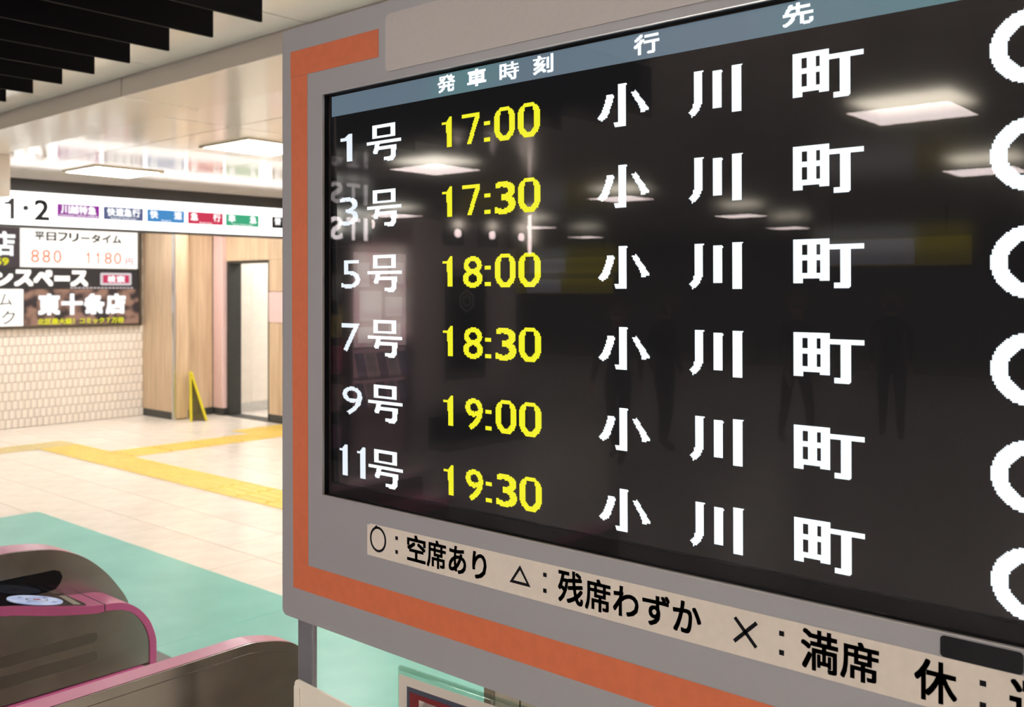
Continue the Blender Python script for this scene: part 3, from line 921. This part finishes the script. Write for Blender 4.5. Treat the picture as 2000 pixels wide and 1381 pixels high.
for k in range(6):
    dz = -ROW * k
    for src, dzz, nm in ((go_o, dz, 'train_number_suffix'), (de_o, dz + ROW, 'destination'), (ri_o, dz, 'vacancy_ring')):
        if k == 0 and nm != 'destination':
            continue
        if k == 1 and nm == 'destination':
            continue
        o = src.copy()
        COL.objects.link(o)
        o.parent = scr
        o.location = (-dzz * mm * LEAN, 0, dzz * mm)
    z0, z1 = 1897.0 + dz, 1944.6 + dz
    if nums[k] == '1':
        rr = raster([one_w], G)
    elif nums[k] == '11':
        s = [(1312.7, 1410.0), (1306, 1411.5), (1301, 1415), (1299, 1418.6), (1291.4, 1418.6), (1291.4, 1366.0), (1304.0, 1366.0), (1304.0, 1407), (1312.7, 1407)]
        rr = raster([s], G) + raster([shift(s, -46.2, 0)], G)
    else:
        y1, y0 = {'3': (1309.6, 1260.1), '5': (1305.5, 1255.5), '7': (1305.5, 1258.0), '9': (1303.9, 1252.5)}[nums[k]]
        rr = dig(nums[k], y1, y0, z0, z1, .0 if nums[k] != '7' else .002)
    lit('train_number', rr, M['led_pale'])
    tt = times[k]
    rr = raster([shift(ONE_Y, 0, dz)], G)
    if tt[1] == '7':
        rr += raster([shift(SEVEN_Y, 0, dz)], G)
    elif tt[1] == '8':
        rr += dig('8', 1017.5, 977.8, 1897.6 + dz, 1945.0 + dz, .009)
    else:
        rr += dig('9', 1014.6, 978.0, 1898 + dz, 1945.3 + dz, .010)
    rr += [(960.8, 973.2, 1924.4 + dz, 1930.2 + dz), (960.8, 973.2, 1900 + dz, 1906.1 + dz)]
    if tt[3] == '0':
        rr += zero(952.8, 912.6, 1898.2 + dz, 1947 + dz)
    else:
        rr += dig('3', 952.4, 911.8, 1898 + dz, 1945.6 + dz, .013)
    rr += zero(907.3, 865.8, 1898.4 + dz, 1947.2 + dz)
    lit('departure_time', rr, M['led_yellow'])
de_o.location = (0, 0, 0)

# printed and stuck pieces on the face of the board
XF = D - .0006


def sticker(name, poly, m, th=.0006, parent=DB):
    return MB().prism(poly, lambda u, v, w: (w, u, v), D - th, D + .0002).build(name, m, parent)


sticker('orange_strip', [(1.4262, 2.1031), (1.1914, 2.1033), (1.1914, 2.0578), (1.4262, 2.0578)], M['orange'])['label'] = 'orange border strip along the top'
sticker('orange_strip', [(1.4250, 2.0574), (1.3785, 2.0574), (1.3755, 1.2018), (1.4185, 1.2018)], M['orange'], .0005)['label'] = 'orange border strip down the side'
sticker('orange_strip', [(1.4183, 1.2016), (.038, 1.2016), (.038, 1.1559), (1.4183, 1.1559)], M['orange'], .0006)['label'] = 'orange border strip along the bottom'
sticker('cover_plate', rrect(.28, 1.1735, 2.0307, 2.1225, .009), M['plate'], .0016)['label'] = 'blank pale grey sheet covering the title'
lg = sticker('legend_label', [(1.2185, 1.2494), (1.2185, 1.2985), (1.2125, 1.2988), (1.2122, 1.3010), (.6969, 1.3046), (.12, 1.3046), (.12, 1.2494)], M['legend'], .0008)
lg['label'] = 'cream legend label with black lettering'
XL = D - .0010


def box2(y1, y0, z0, z1):
    return poly_item([(-y1, z0), (-y0, z0), (-y0, z1), (-y1, z1)])


items = []
for ch, y1, y0, z0, z1, off in (('空', 1123.1, 1081.2, 1258, 1299.5, .022), ('席', 1078.7, 1036.9, 1256.4, 1299.4, .02), ('あ', 1031.5, 994.8, 1257.2, 1298.2, .02), ('り', 982.5, 953.8, 1257.5, 1297.4, .02),
                                ('残', 821.6, 778.9, 1257, 1302, .02), ('席', 775.9, 734.2, 1256.4, 1299.4, .02), ('わ', 730.5, 690.5, 1258.9, 1298.2, .02), ('ず', 685.1, 644.3, 1257.5, 1298.2, .02), ('か', 640.1, 600.1, 1259, 1298.4, .02),
                                ('満', 472.7, 429.4, 1255.5, 1301.5, .02), ('席', 427.3, 384.7, 1256.4, 1299.4, .02), ('休', 348.2, 305.6, 1255.8, 1299.2, .02), ('運', 257.3, 214, 1256.5, 1300.5, .02), ('休', 211, 169, 1255.8, 1299.2, .02)):
    items.append(glyph_in(ch, -y1, -y0, z0, z1, off))
for y in (1147.3, 844.6, 495.9, 281.3):
    items += [box2(y + 3.1, y - 3.1, 1285, 1290.8), box2(y + 3.1, y - 3.1, 1263, 1269)]


def ring_items(cy, czz, a, c, w, n=40):
    out = []
    for i in range(n):
        t0, t1 = 2 * PI * i / n, 2 * PI * (i + 1) / n
        out.append(poly_item([(-cy + a * math.cos(t0), czz + c * math.sin(t0)), (-cy + a * math.cos(t1), czz + c * math.sin(t1)), (-cy + (a - w) * math.cos(t1), czz + (c - w) * math.sin(t1)), (-cy + (a - w) * math.cos(t0), czz + (c - w) * math.sin(t0))]))
    return out


def bar(y1, z1, y2, z2, w):
    dx, dz = -y2 + y1, z2 - z1
    L = math.hypot(dx, dz)
    nx, nz = -dz / L * w / 2, dx / L * w / 2
    return poly_item([(-y1 + nx, z1 + nz), (-y1 - nx, z1 - nz), (-y2 - nx, z2 - nz), (-y2 + nx, z2 + nz)])


items += ring_items(1191.8, 1278.4, 19.8, 20.8, 4.0)
items.append(poly_item([(-1201, 1296.6), (-1193, 1297.5), (-1195, 1301.2), (-1197, 1300)]))
tri = [(-909.7, 1265.4), (-870.2, 1265.4), (-889.9, 1292.9)]
tri2 = [(-902.2, 1269.6), (-877.7, 1269.6), (-889.9, 1286.0)]
for i in range(3):
    j = (i + 1) % 3
    items.append(poly_item([tri[i], tri[j], tri2[j], tri2[i]]))
items += [bar(555, 1293.5, 527.5, 1264, 4.6), bar(556, 1265, 526.8, 1293, 4.6)]
letters(items, lambda u, v: (XL, -u * mm, v * mm), 'lettering', M['ink'], lg)
sw = MB().prism(rrect(.2445, .3222, 1.3052, 1.3270, .004), lambda u, v, w: (w, u, v), D - .0012, D + .0002).build('sensor_window', M['gloss_black'], DB)

# square posts
for y in (1.3898, .06):
    MB().box(-.0055, .0055, -.0213, .0213, 0, 1.1012).build('post', M['post'], DB, bevel=.0025, loc=(1.0490, y, 0), seg=3)
    MB().box(-.014, .06, -.05, .05, 0, .012).build('foot_plate', M['board'], DB, loc=(1.060, y, 0))
MB().box(1.10, 1.118, 1.17, 1.30, 1.0965, 1.1016).build('lower_lip', M['bezel'], DB)

# cream screen panel in front of the post
CP = tag(empty('cream_screen', (1.030, 1.402, 0), math.radians(-4.25)), 'cream low screen panel with folded edge in front of the board post', 'panel')
MB().prism(rrect(-.56, 0, .06, 1.002, .012), lambda u, v, w: (w, u, v), 0, .004).build('sheet', M['cream'], CP)
MB().box(-.003, .0, -.018, -.002, .07, .990).build('folded_edge', M['cream'], CP, bevel=.001)
for y in (-.09, -.47):
    MB().box(-.16, .004, y - .02, y + .02, 0, .06).build('foot', M['rubber'], CP, bevel=.004)

# poster in a clear sleeve on a stand
PS = tag(empty('poster_stand', (1.054, 1.161, 0), math.radians(3.35)), 'dark red poster with navy border in a clear sleeve under the board', 'poster')
MB().box(0, .003, -.50, 0, .45, 1.0775).build('clear_sleeve', M['acrylic'], PS, bevel=.001)
ps = MB().box(-.0015, -.0003, -.49, -.004, .47, 1.0655).build('poster_sheet', M['poster_white'], PS)
MB().box(-.0021, -.0015, -.47, -.022, .49, 1.0510).build('navy_frame', M['poster_navy'], ps)
MB().box(-.0026, -.0021, -.462, -.0285, .50, 1.0435).build('red_field', M['poster_red'], ps)
letters([glyph_in('マ', .049, .130, .955, 1.0365, .05)], lambda u, v: (-.0031, -u, v), 'lettering', M['poster_white'], ps)
MB().box(.003, .006, -.50, 0, 1.070, 1.0775).build('sleeve_edge', M['acrylic'], PS)
for y in (-.06, -.44):
    MB().box(.003, .015, y - .01, y + .01, 0.02, .95).build('leg', M['steel'], PS, bevel=.002)
MB().box(-.002, .12, -.48, -.02, 0, .02).build('base', M['rubber'], PS, bevel=.004)

# ------------------------------------------------------------------ the concourse the screen mirrors
struct(MB().box(-6.5, -4.86, 7.42, 8.6, 0, 2.44).build('wall_booth', M['mid_wall'], bevel=.01))
M['kiosk_emblem'] = mat('pale_emblem_print', (.75, .72, .72), .5)
PP = tag(empty('wall_poster', (-5.63, 7.42, 1.27)), 'black poster with a pale hexagonal emblem on the stone booth wall, mirrored in the screen', 'poster')
MB().box(-.31, .31, -.03, 0, -.56, .56).build('sheet', M['gloss_black'], PP, bevel=.004)
hx = [(math.cos(PI / 6 + k * PI / 3), math.sin(PI / 6 + k * PI / 3)) for k in range(6)]
it = []
for r0, r1 in ((.13, .105), (.07, .052)):
    for k in range(6):
        a, c = hx[k], hx[(k + 1) % 6]
        it.append(poly_item([(a[0] * r0, .30 + a[1] * r0), (c[0] * r0, .30 + c[1] * r0), (c[0] * r1, .30 + c[1] * r1), (a[0] * r1, .30 + a[1] * r1)]))
letters(it, lambda u, v: (u, -.031, v), 'emblem', M['kiosk_emblem'], PP)
tag(MB().box(-6.35, -5.05, 7.12, 7.40, 0, .34).build('plinth_bench', M['bezel'], bevel=.01), 'low black bench along the foot of the stone booth wall, mirrored in the screen', 'bench')
M['spot'] = emit('spot_lens', (1, .88, .84), 30)
M['kiosk_pink'] = emit('lit_kiosk_pink', (1.0, .62, .66), 3.8, rgb2=(1.0, .86, .84), scale=3)
M['kiosk_low'] = emit('lit_kiosk_low', (1.0, .60, .66), 1.5)
M['kiosk_paper'] = emit('lit_kiosk_paper', (1.0, .90, .88), 6.0)
M['shop_white'] = emit('lit_shop_letter', (1, 1, 1), 16)
M['shop_grey'] = emit('lit_shop_letter_dim', (1, 1, 1), 5)
M['kiosk_body'] = mat('mauve_kiosk_laminate', (.55, .38, .42), .4, var=.05)
for k, x in enumerate((-5.39, -5.94, -6.44)):
    t = tag(empty('spotlight', (x, 7.40, 2.30)), ('first', 'second', 'third')[k] + ' of three black spotlights on the stone booth wall, counted from the shop', 'spotlight', 'booth spotlights')
    MB().box(-.11, .11, -.10, .02, -.13, .13).build('housing', M['bezel'], t, bevel=.01)
    MB().cyl((0, -.118, 0), .045, .02, axis=1, seg=16).build('lens', M['spot'], t)
tag(MB().cyl((-6.78, 7.45, 2.12), .022, .46, seg=10).build('tube_light', M['spot']), 'upright glowing tube light past the booth corner, mirrored above 18:00', 'light')

KS = tag(empty('magazine_kiosk', (-4.42, 7.45, 0)), 'pink lit magazine kiosk beside the shop shelf, mirrored in the screen by the train numbers', 'kiosk')
MB().box(-.36, .36, .0, .5, 0, 2.12).build('cabinet', M['kiosk_body'], KS, bevel=.01)
MB().box(-.34, .34, -.02, 0, 1.12, 2.06).build('lit_panel', M['kiosk_pink'], KS)
MB().box(-.34, .34, -.004, 0, .50, 1.10).build('lit_panel', M['kiosk_low'], KS)  # glowing panel added behind the racks to brighten the magazines
for k, (x, z, w, h) in enumerate(((-.30, 1.75, .17, .22), (-.08, 1.80, .2, .16), (.16, 1.72, .15, .24), (-.28, 1.42, .22, .2), (.0, 1.38, .28, .3), (-.26, 1.17, .16, .18), (.1, 1.16, .2, .16))):
    MB().box(x, x + w, -.03, -.021, z, z + h).build('notice', M['kiosk_paper'], KS)
for z in (.52, .82):
    MB().box(-.34, .34, -.10, 0, z - .02, z).build('rack', M['kiosk_body'], KS)
cols = [(.14, .17, .36), (.85, .8, .78), (.25, .2, .42), (.9, .72, .7), (.3, .3, .5)]
for r, z in enumerate((.52, .82)):
    for k in range(5):
        m = M['mag_%d' % k] if 'mag_%d' % k in M else M.setdefault('mag_%d' % k, mat('magazine_cover', cols[k], .35, var=.3, scale=9))
        x = -4.42 - .28 + k * .14
        o = MB().prism([(-.085, .0), (-.079, .0), (-.005, .24), (-.011, .24)], lambda u, v, w: (w, u, v), -.058, .058).build('magazine', m, loc=(x, 7.45, z))
        tag(o, 'magazine in the %s kiosk rack, %s from the shop side' % (('lower', 'upper')[r], ('fifth', 'fourth', 'third', 'second', 'first')[k]), 'magazine', 'kiosk magazines')
SH = tag(empty('shop_shelf', (-3.55, 7.45, 0)), 'dark shop shelf of small goods left of the pink kiosk, mirrored at the screen edge', 'shelf')
MB().box(-.48, .9, .40, .44, 0, 2.1).build('back_board', M['dark_wall'], SH)
for x in (-.48, .86):
    MB().box(x, x + .04, 0, .40, 0, 2.1).build('side_panel', M['bezel'], SH)
for k in range(6):
    MB().box(-.44, .86, 0, .40, .12 + k * .36, .145 + k * .36).build('shelf_board', M['bezel'], SH)
gc = [(.7, .12, .2), (.75, .6, .15), (.5, .2, .4), (.8, .5, .5), (.3, .35, .3), (.8, .75, .7)]
for k in range(6):
    M['good_%d' % k] = mat('goods_carton', gc[k], .4, var=.3, scale=14)
rr_ = random.Random(3)
lev = ('lowest', 'second', 'third', 'fourth', 'fifth')
cnt = ('end by the kiosk', 'second place', 'third place', 'fourth place')
for k in range(5):
    x = -3.98
    for q in range(4):
        w, h = rr_.uniform(.10, .16), rr_.uniform(.14, .28)
        o = MB().box(0, w, 0, .2, 0, h).build('carton', M['good_%d' % rr_.randrange(6)], bevel=.004, loc=(x, 7.50, .145 + k * .36))
        tag(o, 'small coloured carton on the %s shelf board, %s' % (lev[k], cnt[q]), 'carton', 'cartons on the shop shelf')
        x += w + .02
FA = tag(empty('shop_fascia', (-3.2, 7.34, 2.3)), 'dark shop fascia with white letters, mirrored at the left edge of the screen', 'sign')
MB().box(-1.03, 1.1, 0, .9, -.18, .12).box(-1.03, -.3, 0, .1, .13, .46).build('fascia', M['bezel'], FA, bevel=.01)
for nm, z, m, h in (('lower', -.13, 'shop_white', .22), ('upper', .22, 'shop_grey', .2)):
    x = -.965
    for ch, w in (('I', .05), ('T', .17), ('S', .15)):
        letters([glyph_in(ch, x, x + w, z, z + h, .02)], lambda u, v: (u, -.004, v), 'letter', M[m], FA)
        x += w + .045
lamp = tag(empty('kiosk_lamp', (-4.30, 7.44, 2.35)), 'small round white lamp on a stem above the pink kiosk', 'lamp')
MB().cyl((0, 0, 0), .05, .03, axis=1, seg=16).build('lens', M['spot'], lamp)
MB().cyl((0, .045, -.235), .012, .235, seg=8).build('stem', M['bezel'], lamp)

# yellow and white hanging signs far down the concourse
M['y_sign'] = emit('lit_yellow_sign', (.75, .62, .02), .9)
M['w_sign'] = emit('lit_pale_sign', (.85, .88, 1), 1.2)


def hang_sign(x, y0, y1, z0, z1, ya, yb, label):
    t = tag(empty('hanging_sign', (x, (y0 + y1) / 2, z1)), label, 'sign', 'yellow signs down the concourse')
    c = (y0 + y1) / 2
    MB().box(-.06, 0, y0 - c, y1 - c, z0 - z1, 0).build('case', M['y_sign'], t)
    MB().box(0, .006, ya - c, yb - c, z0 - z1 + .02, -.02).build('pale_panel', M['w_sign'], t)
    for yy in (y0 + .3, y1 - .3):
        MB().cyl((-.03, yy - c, 0), .015, 2.80 - z1, seg=8).build('hanger', M['bezel'], t)


hang_sign(-12.8, 10.4, 14.6, 2.02, 2.32, 11.6, 12.5, 'long yellow sign with a pale panel, the higher of two far down the concourse')
hang_sign(-15.2, 12.2, 16.6, 1.62, 1.95, 13.6, 14.6, 'long yellow sign with a pale panel, the lower of two far down the concourse')
hang_sign(-11.2, 3.75, 5.9, 2.02, 2.40, 4.45, 5.85, 'wide yellow and pale sign mirrored behind the third-row destination')

# people passing behind the camera, seen only in the mirror of the screen
M['coat'] = mat('dark_coat_cloth', (.025, .025, .03), .8, var=.2)
M['coat2'] = mat('charcoal_coat_cloth', (.045, .04, .045), .8, var=.2)
M['trousers'] = mat('black_trouser_cloth', (.015, .015, .018), .8)
M['skin'] = mat('skin', (.52, .33, .25), .5)
M['hair'] = mat('black_hair', (.012, .010, .010), .5)


def person(x, y, rz, h, coat, label, stride=.16):
    s_ = h / 1.70
    J = {'pel': (0, 0, .93, .125, .095), 'wst': (0, 0, 1.08, .12, .09), 'chs': (0, 0, 1.28, .145, .10), 'nek': (0, 0, 1.44, .055, .055), 'hdb': (0, .01, 1.52, .07, .08), 'hdm': (0, .012, 1.60, .078, .095), 'hdt': (0, .005, 1.675, .05, .06)}
    for sgn, nm in ((-1, 'l'), (1, 'r')):
        st = stride * sgn
        J['hip' + nm] = (.09 * sgn, 0, .86, .085, .09)
        J['kne' + nm] = (.095 * sgn, st * .55 + .03, .48, .058, .062)
        J['ank' + nm] = (.095 * sgn, st - .02, .09, .040, .042)
        J['toe' + nm] = (.105 * sgn, st + .13, .035, .038, .03)
        J['sho' + nm] = (.17 * sgn, 0, 1.385, .06, .06)
        J['elb' + nm] = (.225 * sgn, -st * .4 - .03, 1.12, .043, .043)
        J['wri' + nm] = (.225 * sgn, -st * .9 + .05, .88, .030, .030)
        J['hnd' + nm] = (.215 * sgn, -st * 1.0 + .09, .80, .034, .02)
        for f_ in range(4):
            J['fg%d' % f_ + nm] = (.215 * sgn + (f_ - 1.5) * .004, -st * 1.0 + .07 + f_ * .018, .715 + .01 * abs(f_ - 1.6), .009, .009)
        J['thb' + nm] = (.195 * sgn, -st * 1.0 + .14, .765, .010, .010)
    E_ = [('pel', 'wst'), ('wst', 'chs'), ('chs', 'nek'), ('nek', 'hdb'), ('hdb', 'hdm'), ('hdm', 'hdt')]
    for nm in 'lr':
        E_ += [('pel', 'hip' + nm), ('hip' + nm, 'kne' + nm), ('kne' + nm, 'ank' + nm), ('ank' + nm, 'toe' + nm), ('chs', 'sho' + nm), ('sho' + nm, 'elb' + nm), ('elb' + nm, 'wri' + nm), ('wri' + nm, 'hnd' + nm), ('hnd' + nm, 'thb' + nm)] + [('hnd' + nm, 'fg%d' % f_ + nm) for f_ in range(4)]
    ks = list(J)
    me = bpy.data.meshes.new('person')
    me.from_pydata([tuple(c * s_ for c in J[k][:3]) for k in ks], [(ks.index(a), ks.index(c)) for a, c in E_], [])
    o = bpy.data.objects.new('tmp', me)
    COL.objects.link(o)
    sk = o.modifiers.new('skin', 'SKIN')
    for i, k in enumerate(ks):
        me.skin_vertices[0].data[i].radius = (J[k][3] * s_, J[k][4] * s_)
        me.skin_vertices[0].data[i].use_root = (k == 'pel')
    sd = o.modifiers.new('sub', 'SUBSURF')
    sd.levels = sd.render_levels = 1
    nm_ = bpy.data.meshes.new_from_object(o.evaluated_get(bpy.context.evaluated_depsgraph_get()))
    bpy.data.objects.remove(o)
    nm_.name = 'person'
    nm_.materials.clear()
    for m in (coat, M['trousers'], M['skin'], M['hair']):
        nm_.materials.append(m)
    for p in nm_.polygons:
        c = p.center / s_
        if c.z > 1.60 or (c.z > 1.50 and c.y < .0):
            k = 3
        elif c.z > 1.455 or (c.z < .90 and abs(c.x) > .17):
            k = 2
        elif c.z > .72:
            k = 0
        else:
            k = 1
        p.material_index = k
        p.use_smooth = True
    ob = bpy.data.objects.new('person', nm_)
    COL.objects.link(ob)
    ob.location = (x, y, 0)
    ob.rotation_euler = (0, 0, rz)
    tag(ob, label, 'person', 'people mirrored in the screen')
    for sgn in (-1, 1):
        MB().prism(arc(.032 * sgn, 1.607, .010, 0, 360, 10)[:-1], lambda u, v, w: (u * s_, w * s_, v * s_), .096, .106).build('eye', M['hair'], ob)
        MB().prism(rrect(.075 * sgn - .012, .075 * sgn + .012, 1.57, 1.63, .01), lambda u, v, w: (u * s_, w * s_, v * s_), -.005, .012).build('ear', M['skin'], ob)
    MB().prism([(.09, 1.60), (.122, 1.567), (.09, 1.56)], lambda u, v, w: (w * s_, u * s_, v * s_), -.011, .011).build('nose', M['skin'], ob)
    MB().box(-.022 * s_, .022 * s_, .088 * s_, .100 * s_, 1.535 * s_, 1.542 * s_).build('mouth', M['hair'], ob)
    return ob


person(-6.62, 5.48, 2.0, 1.60, M['coat'], 'person in a dark coat standing, mirrored between the first and second destination characters', .05)
person(-5.80, 5.49, -1.9, 1.52, M['coat2'], 'person in dark clothes walking, mirrored behind the first destination characters', .2)
person(-8.95, 3.95, 1.2, 1.62, M['coat'], 'person in a dark coat walking, mirrored right of the last destination character', .15)
person(-7.9, 4.6, -2.4, 1.58, M['coat2'], 'person in dark clothes walking, mirrored behind the last destination character', .22)
